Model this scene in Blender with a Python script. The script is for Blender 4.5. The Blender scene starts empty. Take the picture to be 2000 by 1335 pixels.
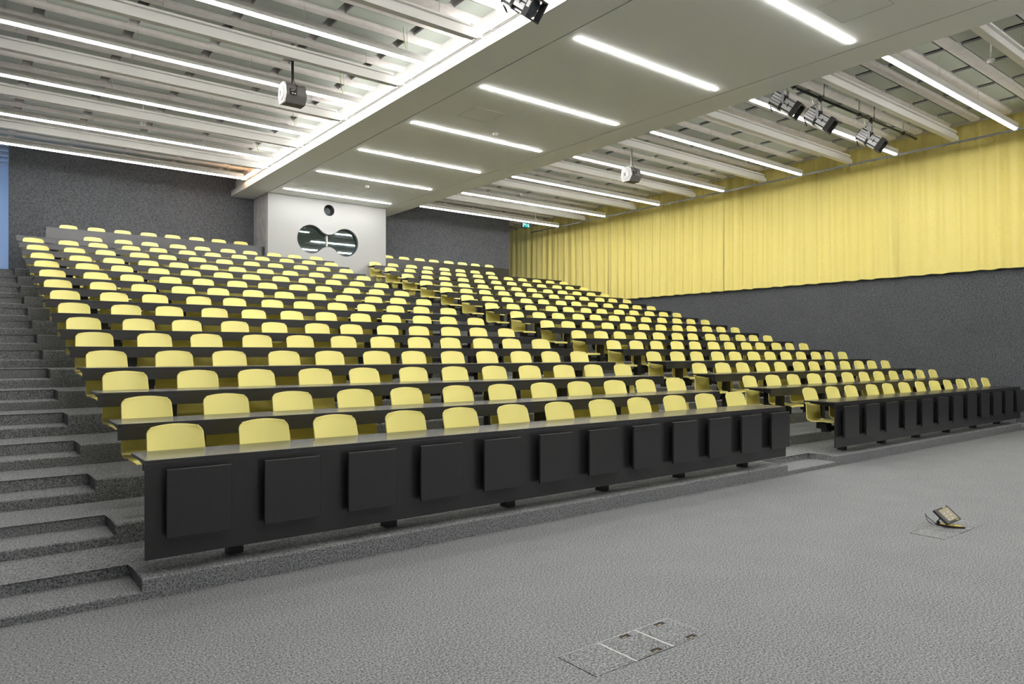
import bpy, bmesh, math, random
from mathutils import Vector, Matrix

random.seed(7)
scene = bpy.context.scene
C = scene.collection
PI = math.pi

# ------------------------------------------------------------------ camera, world, exposure
CAMZ = 1.59
cam_d = bpy.data.cameras.new('camera')
cam_d.sensor_width = 36.0
cam_d.lens = 1377.6 / 2000.0 * 36.0
cam_d.shift_y = 21.0 / 2000.0
cam_d.clip_start = 0.05
cam_d.clip_end = 200
cam = bpy.data.objects.new('camera', cam_d)
cam.location = (0, 0, CAMZ)
cam.rotation_euler = (PI / 2, 0, -math.atan2(1071.0, 1377.6))
C.objects.link(cam)
scene.camera = cam

world = bpy.data.worlds.new('world')
scene.world = world
world.use_nodes = True
wb = world.node_tree.nodes['Background']
wb.inputs[0].default_value = (0.36, 0.55, 0.95, 1)
wb.inputs[1].default_value = 3.2

vs = scene.view_settings
vs.view_transform = 'Standard'
vs.look = 'None'
vs.gamma = 1.0
vs.use_curve_mapping = False
vs.exposure = 1.93
LIGHT = 17.5          # radiance of the strip diffusers

# ------------------------------------------------------------------ materials
MATS = {}

def principled(name, col, rough=0.5, metal=0.0, spec=0.5):
    m = bpy.data.materials.new(name)
    m.use_nodes = True
    b = m.node_tree.nodes['Principled BSDF']
    b.inputs['Base Color'].default_value = (*col, 1)
    b.inputs['Roughness'].default_value = rough
    b.inputs['Metallic'].default_value = metal
    b.inputs['Specular IOR Level'].default_value = spec
    MATS[name] = m
    return m

def speckle(name, c0, c1, s0, s1, rough=0.95, spec=0.1, bump=0.0, coarse=0.25, big=1.3, ramp=0.17):
    """two fibre noises and a faint large mottling, in metres"""
    m = principled(name, c0, rough, 0, spec)
    nt = m.node_tree
    N, L = nt.nodes, nt.links
    b = N['Principled BSDF']
    geo = N.new('ShaderNodeNewGeometry')
    n0 = N.new('ShaderNodeTexNoise'); n0.inputs['Scale'].default_value = s0; n0.inputs['Detail'].default_value = 3
    n1 = N.new('ShaderNodeTexNoise'); n1.inputs['Scale'].default_value = s1; n1.inputs['Detail'].default_value = 2
    n2 = N.new('ShaderNodeTexNoise'); n2.inputs['Scale'].default_value = big; n2.inputs['Detail'].default_value = 3
    for n in (n0, n1, n2):
        L.new(geo.outputs['Position'], n.inputs['Vector'])
    a = N.new('ShaderNodeMath'); a.operation = 'MULTIPLY_ADD'; a.inputs[1].default_value = 0.6
    L.new(n0.outputs['Fac'], a.inputs[0])
    h = N.new('ShaderNodeMath'); h.operation = 'MULTIPLY'; h.inputs[1].default_value = 0.4
    L.new(n1.outputs['Fac'], h.inputs[0])
    L.new(h.outputs[0], a.inputs[2])
    g = N.new('ShaderNodeMath'); g.operation = 'MULTIPLY_ADD'; g.inputs[1].default_value = coarse
    L.new(n2.outputs['Fac'], g.inputs[0])
    L.new(a.outputs[0], g.inputs[2])
    r = N.new('ShaderNodeValToRGB')
    e = r.color_ramp.elements
    mid = 0.5 + coarse * 0.5
    e[0].position = mid - ramp; e[0].color = (*c0, 1)
    e[1].position = mid + ramp; e[1].color = (*c1, 1)
    L.new(g.outputs[0], r.inputs['Fac'])
    L.new(r.outputs['Color'], b.inputs['Base Color'])
    if bump:
        bp = N.new('ShaderNodeBump'); bp.inputs['Strength'].default_value = bump; bp.inputs['Distance'].default_value = 0.004
        L.new(a.outputs[0], bp.inputs['Height'])
        L.new(bp.outputs['Normal'], b.inputs['Normal'])
    return m

def emit(name, col, strength):
    m = bpy.data.materials.new(name)
    m.use_nodes = True
    nt = m.node_tree
    nt.nodes.clear()
    o = nt.nodes.new('ShaderNodeOutputMaterial')
    e = nt.nodes.new('ShaderNodeEmission')
    e.inputs[0].default_value = (*col, 1)
    e.inputs[1].default_value = strength
    nt.links.new(e.outputs[0], o.inputs[0])
    MATS[name] = m
    return m

speckle('carpet', (0.048, 0.051, 0.056), (0.352, 0.360, 0.362), 85, 230, ramp=0.13, bump=0.15, coarse=0.035, big=2.2)
speckle('felt', (0.040, 0.043, 0.048), (0.140, 0.145, 0.154), 42, 110, ramp=0.14, bump=0.15, coarse=0.06, big=1.5)
speckle('concrete', (0.50, 0.475, 0.45), (0.60, 0.575, 0.55), 9, 60, rough=0.85, spec=0.15, coarse=0.3, big=0.9)
speckle('concrete_grey', (0.26, 0.255, 0.25), (0.40, 0.39, 0.38), 4, 30, rough=0.8, spec=0.2, coarse=0.5, big=0.8)
speckle('yellow_fabric', (0.75, 0.640, 0.21), (0.81, 0.695, 0.245), 30, 220, rough=0.9, spec=0.1, coarse=0.2, big=0.7)
speckle('yellow_plastic', (0.88, 0.785, 0.24), (0.90, 0.80, 0.255), 2, 300, rough=0.38, spec=0.45, coarse=0.1, big=1.0)
speckle('desk_laminate', (0.0215, 0.0215, 0.0225), (0.0235, 0.0235, 0.0245), 90, 300, rough=0.26, spec=0.6, coarse=0.2, big=2)
principled('black_metal', (0.010, 0.010, 0.011), 0.45, 0.0, 0.5)
principled('black_plastic', (0.014, 0.014, 0.015), 0.35)
principled('white_paint', (0.60, 0.60, 0.575), 0.6, 0, 0.3)
principled('booth_paint', (0.40, 0.402, 0.395), 0.6, 0, 0.3)
principled('plain_wall', (0.80, 0.81, 0.82), 0.8, 0, 0.2)
principled('white_metal', (0.62, 0.615, 0.58), 0.45, 0.0, 0.5)
principled('white_plastic', (0.78, 0.77, 0.74), 0.4)
principled('steel', (0.62, 0.62, 0.63), 0.28, 1.0)
principled('galvanised', (0.42, 0.42, 0.42), 0.5, 0.5)
principled('track_grey', (0.20, 0.20, 0.19), 0.5, 0.3)
principled('dark_void', (0.012, 0.012, 0.012), 0.9)
principled('groove', (0.03, 0.03, 0.028), 0.8)
principled('speaker_grey', (0.085, 0.080, 0.073), 0.55)
principled('speaker_white', (0.70, 0.70, 0.70), 0.5)
principled('booth_dark', (0.035, 0.045, 0.050), 0.7)
principled('booth_room', (0.16, 0.20, 0.21), 0.8)
principled('lamp_black', (0.015, 0.014, 0.013), 0.6)
principled('lamp_grey', (0.62, 0.62, 0.63), 0.33, 0.6)
principled('green_wire', (0.25, 0.40, 0.08), 0.6)
principled('brass', (0.42, 0.32, 0.13), 0.4, 0.6)
principled('yellow_gloss', (0.72, 0.52, 0.12), 0.3)
emit('diffuser', (1.0, 0.985, 0.955), LIGHT)
emit('uplight', (1.0, 0.975, 0.93), LIGHT * 0.09)
emit('tube_glow', (1.0, 0.955, 0.93), LIGHT * 0.31)
emit('tube_warm', (1.0, 0.55, 0.28), LIGHT * 0.6)
emit('exit_green', (0.002, 0.42, 0.36), 0.30)
emit('exit_white', (0.80, 0.95, 1.0), 0.30)
emit('screen', (0.50, 0.45, 0.31), 0.22)
emit('icon', (0.75, 0.78, 0.85), 0.25)

def perforated(name, base, dark, scale):
    """painted sheet with fine rows of perforation"""
    m = principled(name, base, 0.55, 0, 0.3)
    N, L = m.node_tree.nodes, m.node_tree.links
    b = N['Principled BSDF']
    geo = N.new('ShaderNodeNewGeometry')
    sc = N.new('ShaderNodeVectorMath'); sc.operation = 'SCALE'; sc.inputs['Scale'].default_value = scale
    L.new(geo.outputs['Position'], sc.inputs[0])
    fr = N.new('ShaderNodeVectorMath'); fr.operation = 'FRACTION'
    L.new(sc.outputs[0], fr.inputs[0])
    sub = N.new('ShaderNodeVectorMath'); sub.operation = 'SUBTRACT'; sub.inputs[1].default_value = (0.5, 0.5, 0.5)
    L.new(fr.outputs[0], sub.inputs[0])
    mul = N.new('ShaderNodeVectorMath'); mul.operation = 'MULTIPLY'; mul.inputs[1].default_value = (1, 1, 0)
    L.new(sub.outputs[0], mul.inputs[0])
    ln = N.new('ShaderNodeVectorMath'); ln.operation = 'LENGTH'
    L.new(mul.outputs[0], ln.inputs[0])
    r = N.new('ShaderNodeValToRGB')
    r.color_ramp.elements[0].position = 0.24; r.color_ramp.elements[0].color = (*dark, 1)
    r.color_ramp.elements[1].position = 0.30; r.color_ramp.elements[1].color = (*base, 1)
    L.new(ln.outputs['Value'], r.inputs['Fac'])
    L.new(r.outputs['Color'], b.inputs['Base Color'])
    return m

perforated('soffit_sheet', (0.92, 0.94, 0.92), (0.78, 0.80, 0.78), 40.0)
principled('soffit_plain', (0.90, 0.92, 0.90), 0.55, 0, 0.3)
perforated('acoustic_sheet', (0.285, 0.315, 0.275), (0.20, 0.22, 0.19), 55.0)

def glass(name, tint, refl):
    m = bpy.data.materials.new(name)
    m.use_nodes = True
    nt = m.node_tree
    nt.nodes.clear()
    N, L = nt.nodes, nt.links
    o = N.new('ShaderNodeOutputMaterial')
    t = N.new('ShaderNodeBsdfTransparent'); t.inputs[0].default_value = (*tint, 1)
    g = N.new('ShaderNodeBsdfGlossy'); g.inputs[0].default_value = (0.75, 0.88, 0.92, 1); g.inputs['Roughness'].default_value = 0.02
    mx = N.new('ShaderNodeMixShader')
    fr = N.new('ShaderNodeFresnel'); fr.inputs[0].default_value = 1.5
    ad = N.new('ShaderNodeMath'); ad.operation = 'ADD'; ad.inputs[1].default_value = refl; ad.use_clamp = True
    L.new(fr.outputs[0], ad.inputs[0])
    L.new(ad.outputs[0], mx.inputs[0])
    L.new(t.outputs[0], mx.inputs[1])
    L.new(g.outputs[0], mx.inputs[2])
    L.new(mx.outputs[0], o.inputs[0])
    MATS[name] = m

glass('booth_glass', (0.62, 0.72, 0.75), 0.20)
glass('window_glass', (0.92, 0.95, 0.97), 0.0)

# ------------------------------------------------------------------ helpers
def add_box(bm, x0, x1, y0, y1, z0, z1):
    v = [bm.verts.new(p) for p in ((x0, y0, z0), (x1, y0, z0), (x1, y1, z0), (x0, y1, z0),
                                   (x0, y0, z1), (x1, y0, z1), (x1, y1, z1), (x0, y1, z1))]
    for f in ((0, 3, 2, 1), (4, 5, 6, 7), (0, 1, 5, 4), (1, 2, 6, 5), (2, 3, 7, 6), (3, 0, 4, 7)):
        bm.faces.new([v[i] for i in f])
    return v

def add_prism(bm, pts, axis, a, b):
    """extrude a closed 2-D outline along an axis: 'x' takes (y,z), 'y' takes (x,z), 'z' takes (x,y)"""
    def P(p, t):
        if axis == 'x': return (t, p[0], p[1])
        if axis == 'y': return (p[0], t, p[1])
        return (p[0], p[1], t)
    v0 = [bm.verts.new(P(p, a)) for p in pts]
    v1 = [bm.verts.new(P(p, b)) for p in pts]
    n = len(pts)
    bm.faces.new(v0)
    bm.faces.new(list(reversed(v1)))
    for i in range(n):
        bm.faces.new((v0[i], v1[i], v1[(i + 1) % n], v0[(i + 1) % n]))

def add_tube(bm, pts, r, seg=8, cap=True):
    pts = [Vector(p) for p in pts]
    rings = []
    up = Vector((0, 0, 1))
    for i, p in enumerate(pts):
        if i == 0: d = pts[1] - p
        elif i == len(pts) - 1: d = p - pts[i - 1]
        else: d = (pts[i + 1] - pts[i - 1])
        d.normalize()
        ref = up if abs(d.dot(up)) < 0.95 else Vector((1, 0, 0))
        a = d.cross(ref).normalized()
        b = d.cross(a).normalized()
        rr = r[i] if isinstance(r, (list, tuple)) else r
        rings.append([bm.verts.new(p + a * (rr * math.cos(2 * PI * k / seg)) + b * (rr * math.sin(2 * PI * k / seg))) for k in range(seg)])
    for i in range(len(rings) - 1):
        for k in range(seg):
            bm.faces.new((rings[i][k], rings[i][(k + 1) % seg], rings[i + 1][(k + 1) % seg], rings[i + 1][k]))
    if cap:
        bm.faces.new(list(reversed(rings[0])))
        bm.faces.new(rings[-1])

def add_disc(bm, c, r, axis='y', depth=0.01, seg=24):
    c = Vector(c)
    d = {'x': Vector((1, 0, 0)), 'y': Vector((0, 1, 0)), 'z': Vector((0, 0, 1))}[axis]
    add_tube(bm, [c - d * depth / 2, c + d * depth / 2], r, seg)

def to_mesh(bm, name, smooth=False):
    bmesh.ops.recalc_face_normals(bm, faces=bm.faces)
    me = bpy.data.meshes.new(name)
    bm.to_mesh(me)
    bm.free()
    if smooth:
        me.polygons.foreach_set('use_smooth', [True] * len(me.polygons))
    return me

def link(name, me, mat=None, parent=None, loc=(0, 0, 0)):
    o = bpy.data.objects.new(name, me)
    C.objects.link(o)
    o.location = loc
    if parent is not None:
        o.parent = parent
    if mat is not None and me is not None and not me.materials:
        me.materials.append(MATS[mat])
    return o

def tag(o, label=None, cat=None, group=None, kind=None):
    if label: o['label'] = label
    if cat: o['category'] = cat
    if group: o['group'] = group
    if kind: o['kind'] = kind
    return o

def empty(name, loc, rz=0.0):
    o = bpy.data.objects.new(name, None)
    o.empty_display_size = 0.1
    C.objects.link(o)
    o.location = loc
    o.rotation_euler = (0, 0, rz)
    return o

def part_box(name, mat, parent, *b, bevel=0.0):
    bm = bmesh.new()
    add_box(bm, *b)
    if bevel:
        bmesh.ops.bevel(bm, geom=list(bm.edges), offset=bevel, segments=2, affect='EDGES', profile=0.5)
    return link(name, to_mesh(bm, name), mat, parent)

ORD = ['zeroth', 'first', 'second', 'third', 'fourth', 'fifth', 'sixth', 'seventh', 'eighth', 'ninth', 'tenth', 'eleventh',
       'twelfth', 'thirteenth', 'fourteenth', 'fifteenth', 'sixteenth']

# ------------------------------------------------------------------ key measures (metres)
ROWS = 16
Y1, DY = 5.085, 1.0165
ZREL = [-.703, -.547, -.354, -.152, .070, .290, .535, .784, 1.031, 1.289, 1.553, 1.815, 2.094, 2.374, 2.644]
ZT = [CAMZ + z for z in ZREL] + [CAMZ + 3.040]                 # table tops
ZP = [z - 0.75 for z in ZT]                                     # tier levels
XA0, XA1 = 0.93, 8.49                                           # stair-side block
XB0, XB1 = 9.77, 17.33                                          # curtain-side block
XW, XL = 18.33, -2.3                                            # side walls
YPART, YEND, YFRONT = 21.3, 24.3, -7.0
ZSOF = CAMZ + 4.556
ZRIB, ZPAN, ZSLAB = CAMZ + 5.105, CAMZ + 5.142, CAMZ + 5.60
LY = [5.12 + 2.365 * k for k in range(7)]
def yt(k): return Y1 + DY * (k - 1)
def yp(k): return yt(k) - 0.051

# ------------------------------------------------------------------ the setting
fl = part_box('floor', 'carpet', None, XL, XW, YFRONT, yp(1) + 0.3, -0.2, 0.0)
tag(fl, 'flat grey speckled carpet of the lecture floor', kind='structure')

STEP = 0.42
AIS = [(XL, 0.905), (8.45, 9.69), (17.23, XW)]
for k in range(1, 16):
    z, y0 = ZP[k - 1], yp(k)
    yb = yp(k + 1) + 0.5 if k < 15 else YEND
    o2 = [(XL, y0 + STEP), (0.905, y0 + STEP), (0.905, y0), (8.45, y0), (8.45, y0 + STEP), (9.69, y0 + STEP), (9.69, y0),
          (17.23, y0), (17.23, y0 + STEP), (XW, y0 + STEP), (XW, yb), (XL, yb)]
    bm = bmesh.new()
    add_prism(bm, o2, 'z', -0.1 if k == 1 else ZP[k - 2] - 0.1, z)
    ed = [e for e in bm.edges if all(abs(v.co.z - z) < 1e-5 for v in e.verts) and all(v.co.y < yb - 0.01 for v in e.verts)]
    bmesh.ops.bevel(bm, geom=ed, offset=0.014, segments=3, affect='EDGES', profile=0.5)
    link('floor_tier', to_mesh(bm, 'floor_tier'), 'carpet', fl)
    zl = 0.0 if k == 1 else ZP[k - 2]
    zh = zl + (z - zl) * (0.42 if k == 1 else 0.47)
    for (a, b) in AIS:
        bm = bmesh.new()
        add_box(bm, a, b, y0, y0 + STEP + 0.02, zl - 0.1, zh)
        ed = [e for e in bm.edges if all(abs(v.co.z - zh) < 1e-5 and abs(v.co.y - y0) < 1e-5 for v in e.verts)]
        bmesh.ops.bevel(bm, geom=ed, offset=0.014, segments=3, affect='EDGES', profile=0.5)
        link('floor_step', to_mesh(bm, 'floor_step'), 'carpet', fl)
# podium of the last row, behind its tall desk front
for (a, b) in ((1.60, 6.82), (10.54, 15.66)):
    part_box('floor_podium', 'carpet', fl, a, b, 20.36, YPART - 0.01, ZP[14] - 0.1, ZP[15])

# walls
wr = part_box('wall_right', 'felt', None, XW, XW + 0.3, YFRONT, YEND + 0.3, -0.2, ZSLAB + 0.3)
tag(wr, 'grey felt side wall below the yellow curtain', kind='structure')
bm = bmesh.new()
add_box(bm, XL - 0.3, XL, YFRONT, YEND + 0.3, -0.2, 3.3)
add_box(bm, XL - 0.3, XL, YFRONT, YEND + 0.3, 6.6, ZSLAB + 0.3)
wins = [(21.55, 24.1)]
for a, b in ((YFRONT, 21.55), (24.1, YEND + 0.3)):
    add_box(bm, XL - 0.3, XL, a, b, 3.3, 6.6)
wl = link('wall_left', to_mesh(bm, 'wall_left'), 'felt')
tag(wl, 'grey felt side wall with a high window band', kind='structure')
for i, (a, b) in enumerate(wins):
    w = empty('window_%d' % (i + 1), (XL - 0.15, (a + b) / 2, 3.3))
    tag(w, 'high window pane above the side stairs', kind='structure')
    bm = bmesh.new()
    h = (b - a) / 2
    for (p, q, r, s) in ((-h, -h + 0.06, 0, 3.3), (h - 0.06, h, 0, 3.3), (-h, h, 0, 0.06), (-h, h, 3.24, 3.3), (-0.03, 0.03, 0, 3.3)):
        add_box(bm, -0.03, 0.03, p, q, r, s)
    link('window_frame', to_mesh(bm, 'window_frame'), 'black_metal', w)
    bm = bmesh.new(); add_box(bm, -0.004, 0.004, -h + 0.05, h - 0.05, 0.05, 3.25)
    link('pane', to_mesh(bm, 'pane'), 'window_glass', w)
tag(part_box('wall_front', 'plain_wall', None, XL - 0.3, XW + 0.3, YFRONT - 0.3, YFRONT, -0.2, ZSLAB + 0.3), 'plain wall of the lecture stage', kind='structure')
tag(part_box('wall_back', 'plain_wall', None, XL - 0.3, XW + 0.3, YEND, YEND + 0.3, -0.2, ZSLAB + 0.3), 'pale end wall seen through the gap beside the felt partition', kind='structure')
tag(part_box('wall_partition', 'felt', None, 0.878, 16.43, YPART, YPART + 0.2, ZP[14] - 0.3, ZRIB + 0.1), 'dark charcoal felt partition behind the last row', kind='structure')

# ceiling: dark slab, concrete ribs and acoustic panels between them
ce = part_box('ceiling', 'concrete_grey', None, XL - 0.3, XW + 0.3, YFRONT, YEND + 0.3, ZSLAB, ZSLAB + 0.3)
tag(ce, 'concrete ribbed ceiling with acoustic panels between the ribs', kind='structure')
RP = 2.365 / 4.0
HW = 0.125
prof = [(-HW - 0.045, ZSLAB - ZRIB), (-HW, 0.20), (-HW, 0.085)]
for i in range(1, 6):
    a = PI + i * (PI / 2) / 6
    prof.append((-HW + 0.085 + 0.085 * math.cos(a), 0.085 + 0.085 * math.sin(a)))
prof.append((-HW + 0.085, 0.0))
prof = prof + [(-p[0], p[1]) for p in reversed(prof)]
def rib_mesh(name, x0, x1):
    bm = bmesh.new()
    add_prism(bm, prof, 'x', x0, x1)
    me = to_mesh(bm, name)
    me.materials.append(MATS['concrete'])
    return me
ribL, ribR, ribF = rib_mesh('rib_l', XL, 6.32), rib_mesh('rib_r', 11.02, 17.6), rib_mesh('rib_f', XL, XW)
panel_cache = {}
def panel(x0, x1, yc):
    ln = round(x1 - x0, 3)
    if ln not in panel_cache:
        bm = bmesh.new()
        add_box(bm, 0, ln, -0.158, 0.158, 0, 0.035)
        me = to_mesh(bm, 'acoustic_panel')
        me.materials.append(MATS['acoustic_sheet'])
        # light metal ends
        me.materials.append(MATS['galvanised'])
        for p in me.polygons:
            if abs(p.normal.x) > 0.9: p.material_index = 1
        panel_cache[ln] = me
    link('acoustic_panel', panel_cache[ln], None, ce, (x0, yc, ZPAN))
kmin = int(math.floor((YFRONT - LY[0]) / RP)) + 1
kmax = int(math.ceil((YEND - LY[0]) / RP))
strip_hidden = bmesh.new()
for k in range(kmin, kmax):
    yc = LY[0] + RP * (k + 0.5)                                  # rib axis
    if yc < YEND - 0.15:
        if yc > YPART + 0.2:
            link('concrete_rib', ribF, None, ce, (0, yc, ZRIB))
        else:
            link('concrete_rib', ribL, None, ce, (0, yc, ZRIB))
            link('concrete_rib', ribR, None, ce, (0, yc, ZRIB))
    pc = LY[0] + RP * k                                          # panel row axis
    for i in range(6):
        x0, x1 = 11.98 + 1.2 * (i - 1), 11.98 + 1.2 * i - 0.15
        x0 = max(x0, 11.05); x1 = min(x1, 17.58)
        if 3.0 < pc < YPART: panel(x0, x1, pc)
        elif pc <= 3.0: add_box(strip_hidden, x0, x1, pc - 0.158, pc + 0.158, ZPAN, ZPAN + 0.035)
    for i in range(6):
        x0, x1 = 5.62 - 1.2 * i + 0.15, 5.62 - 1.2 * (i - 1)
        x1 = min(x1, 6.28)
        if 7.0 < pc < YPART and x1 > 0.0: panel(x0, x1, pc)
        elif pc <= 7.0: add_box(strip_hidden, x0, x1, pc - 0.158, pc + 0.158, ZPAN, ZPAN + 0.035)
so = link('acoustic_panel_field', to_mesh(strip_hidden, 'panel_field'), 'acoustic_sheet', ce)
so['kind'] = 'stuff'
part_box('edge_beam', 'concrete_grey', ce, 17.6, 17.78, YFRONT, YEND, ZRIB + 0.02, ZSLAB)

# soffit
sf = empty('ceiling_soffit', (0, 0, ZSOF))
tag(sf, 'broad white soffit band running from the booth over the seats', kind='structure')
SX0, SX1, GX0, GX1 = 6.16, 11.20, 6.82, 10.54
def sbox(name, mat, *b):
    return part_box(name, mat, sf, *b)
sbox('soffit_side_panel', 'soffit_plain', SX0 + 0.02, GX0 - 0.012, YFRONT, YPART, 0, 0.165)
sbox('soffit_side_panel', 'soffit_plain', GX1 + 0.012, SX1, YFRONT, YPART, 0, 0.165)
sbox('soffit_edge', 'white_paint', SX0, SX0 + 0.02, YFRONT, YPART, 0, 0.165)
sbox('soffit_groove', 'groove', GX0 - 0.02, GX0 + 0.02, YFRONT, 20.06, 0.02, 0.15)
sbox('soffit_groove', 'groove', GX1 - 0.02, GX1 + 0.02, YFRONT, 20.06, 0.02, 0.15)
# middle field, opened around the light slots
slots = sorted([LY[0] + 2.365 * k for k in range(-3, 7)])
SW = 0.036
bm = bmesh.new()
ys = [YFRONT] + [v for s in slots for v in (s - SW, s + SW)] + [YPART]
for a, b in zip(ys[0::2], ys[1::2]):
    add_box(bm, GX0 + 0.012, GX1 - 0.012, a, b, 0, 0.165)
for s in slots:
    add_box(bm, GX0 + 0.012, 7.0, s - SW, s + SW, 0, 0.165)
    add_box(bm, 10.31, GX1 - 0.012, s - SW, s + SW, 0, 0.165)
link('soffit_field', to_mesh(bm, 'soffit_field'), 'soffit_sheet', sf)
sbox('soffit_upstand', 'white_paint', 6.30, 6.36, YFRONT, YPART, 0.165, ZSLAB - ZSOF)
sbox('soffit_upstand', 'white_paint', 10.98, 11.04, YFRONT, YPART, 0.165, ZSLAB - ZSOF)
# faint access hatches in the soffit
for (x0, x1, y0, y1) in ((7.49, 8.16, 10.72, 11.35), (8.9, 9.6, 4.2, 4.9), (8.2, 8.9, 17.9, 18.6)):
    h = empty('access_hatch', (x0, y0, -0.002)); h.parent = sf
    bm = bmesh.new()
    w = 0.012
    dx, dy = x1 - x0, y1 - y0
    add_box(bm, 0, dx, 0, w, -0.002, 0.001); add_box(bm, 0, dx, dy - w, dy, -0.002, 0.001)
    add_box(bm, 0, w, w, dy - w, -0.002, 0.001); add_box(bm, dx - w, dx, w, dy - w, -0.002, 0.001)
    link('hatch_frame', to_mesh(bm, 'hatch_frame'), 'white_metal', h)

# projection booth
YB = 20.06
bt = empty('wall_booth', (0, YB, 0))
tag(bt, 'white projection booth front with goggle shaped window', kind='structure')
def spline(cu, pts):
    s = cu.splines.new('POLY')
    s.points.add(len(pts) - 1)
    for p, q in zip(s.points, pts): p.co = (q[0], q[1], 0, 1)
    s.use_cyclic_u = True
def goggles(off=0.0):
    c0, c1 = (8.09, 3.35), (9.185, 3.345)
    cx = (c0[0] + c1[0]) / 2; half = (c1[0] - c0[0]) / 2
    R = 0.42 + off
    neck = 0.185 + off
    d = (half * half - (R - neck) ** 2) / (2 * (R - neck)); rf = d - neck
    pts = []
    aL = math.atan2(d, half)
    n = 28
    for i in range(n + 1):                       # left lobe, from upper tangent counter-clockwise to lower tangent
        a = aL + (2 * PI - 2 * aL) * i / n
        pts.append((c0[0] + R * math.cos(a), c0[1] + R * math.sin(a)))
    for i in range(1, 12):                       # lower fillet
        a = (PI - aL) + (2 * aL - PI) * i / 12
        pts.append((cx + rf * math.cos(a), 3.35 - d + rf * math.sin(a)))
    for i in range(n + 1):
        a = PI + aL + (2 * PI - 2 * aL) * i / n
        pts.append((c1[0] + R * math.cos(a), c1[1] + R * math.sin(a)))
    for i in range(1, 12):
        a = -aL - (PI - 2 * aL) * i / 12
        pts.append((cx + rf * math.cos(a), 3.35 + d + rf * math.sin(a)))
    return [(p[0], p[1] + CAMZ) for p in pts]
def circ(c, r, n=40): return [(c[0] + r * math.cos(2 * PI * i / n), c[1] + r * math.sin(2 * PI * i / n)) for i in range(n)]
HOLE = (8.656, 4.267 + CAMZ)
def plate(name, loops, thick, mat, parent, y):
    cu = bpy.data.curves.new(name, 'CURVE')
    cu.dimensions = '2D'; cu.fill_mode = 'BOTH'; cu.extrude = thick / 2
    for l in loops: spline(cu, l)
    o = bpy.data.objects.new(name, cu)
    C.objects.link(o)
    me = bpy.data.meshes.new_from_object(o.evaluated_get(bpy.context.evaluated_depsgraph_get()))
    bpy.data.objects.remove(o)
    me.transform(Matrix.Translation((0, y, 0)) @ Matrix.Rotation(PI / 2, 4, 'X'))
    me.name = name
    me.materials.clear()
    return link(name, me, mat, parent)
zb0, zb1 = ZP[13] - 0.2, ZSOF - 0.008
plate('booth_front', [[(GX0, zb0), (GX1, zb0), (GX1, zb1), (GX0, zb1)], goggles(), circ(HOLE, 0.168)], 0.16, 'booth_paint', bt, 0.08)
def pbox(name, mat, *b): return part_box(name, mat, bt, *b)
pbox('booth_side', 'concrete_grey', GX0, GX0 + 0.02, 0.161, YPART - YB, zb0, zb1)
pbox('booth_side', 'booth_paint', GX1 - 0.02, GX1, 0.161, YPART - YB, zb0, zb1)
pbox('booth_inner', 'booth_room', GX0 + 0.03, GX1 - 0.03, 1.15, 1.2, zb0, zb1)
plate('window_frame', [goggles(0.0), goggles(-0.025)], 0.10, 'booth_dark', bt, 0.10)
plate('pane', [goggles(-0.02)], 0.008, 'booth_glass', bt, 0.125)
pbox('mullion', 'white_metal', 8.60, 8.632, 0.06, 0.14, 3.35 + CAMZ - 0.19, 3.35 + CAMZ + 0.19)
bm = bmesh.new(); add_tube(bm, [(HOLE[0], 0.04, HOLE[1]), (HOLE[0], 0.30, HOLE[1])], 0.165, 32, cap=False)
link('port_ring', to_mesh(bm, 'port_ring', True), 'speaker_grey', bt)
bm = bmesh.new(); add_disc(bm, (HOLE[0] - 0.02, 0.17, HOLE[1] - 0.02), 0.10, 'y', 0.16, 28)
link('port_lens', to_mesh(bm, 'port_lens'), 'booth_dark', bt)
pbox('port_back', 'booth_dark', HOLE[0] - 0.2, HOLE[0] + 0.2, 0.30, 0.32, HOLE[1] - 0.2, HOLE[1] + 0.2)
bm = bmesh.new(); add_disc(bm, (7.95, 0.14, 3.68 + CAMZ), 0.03, 'y', 0.05, 16)
link('sensor', to_mesh(bm, 'sensor'), 'black_plastic', bt)

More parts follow.
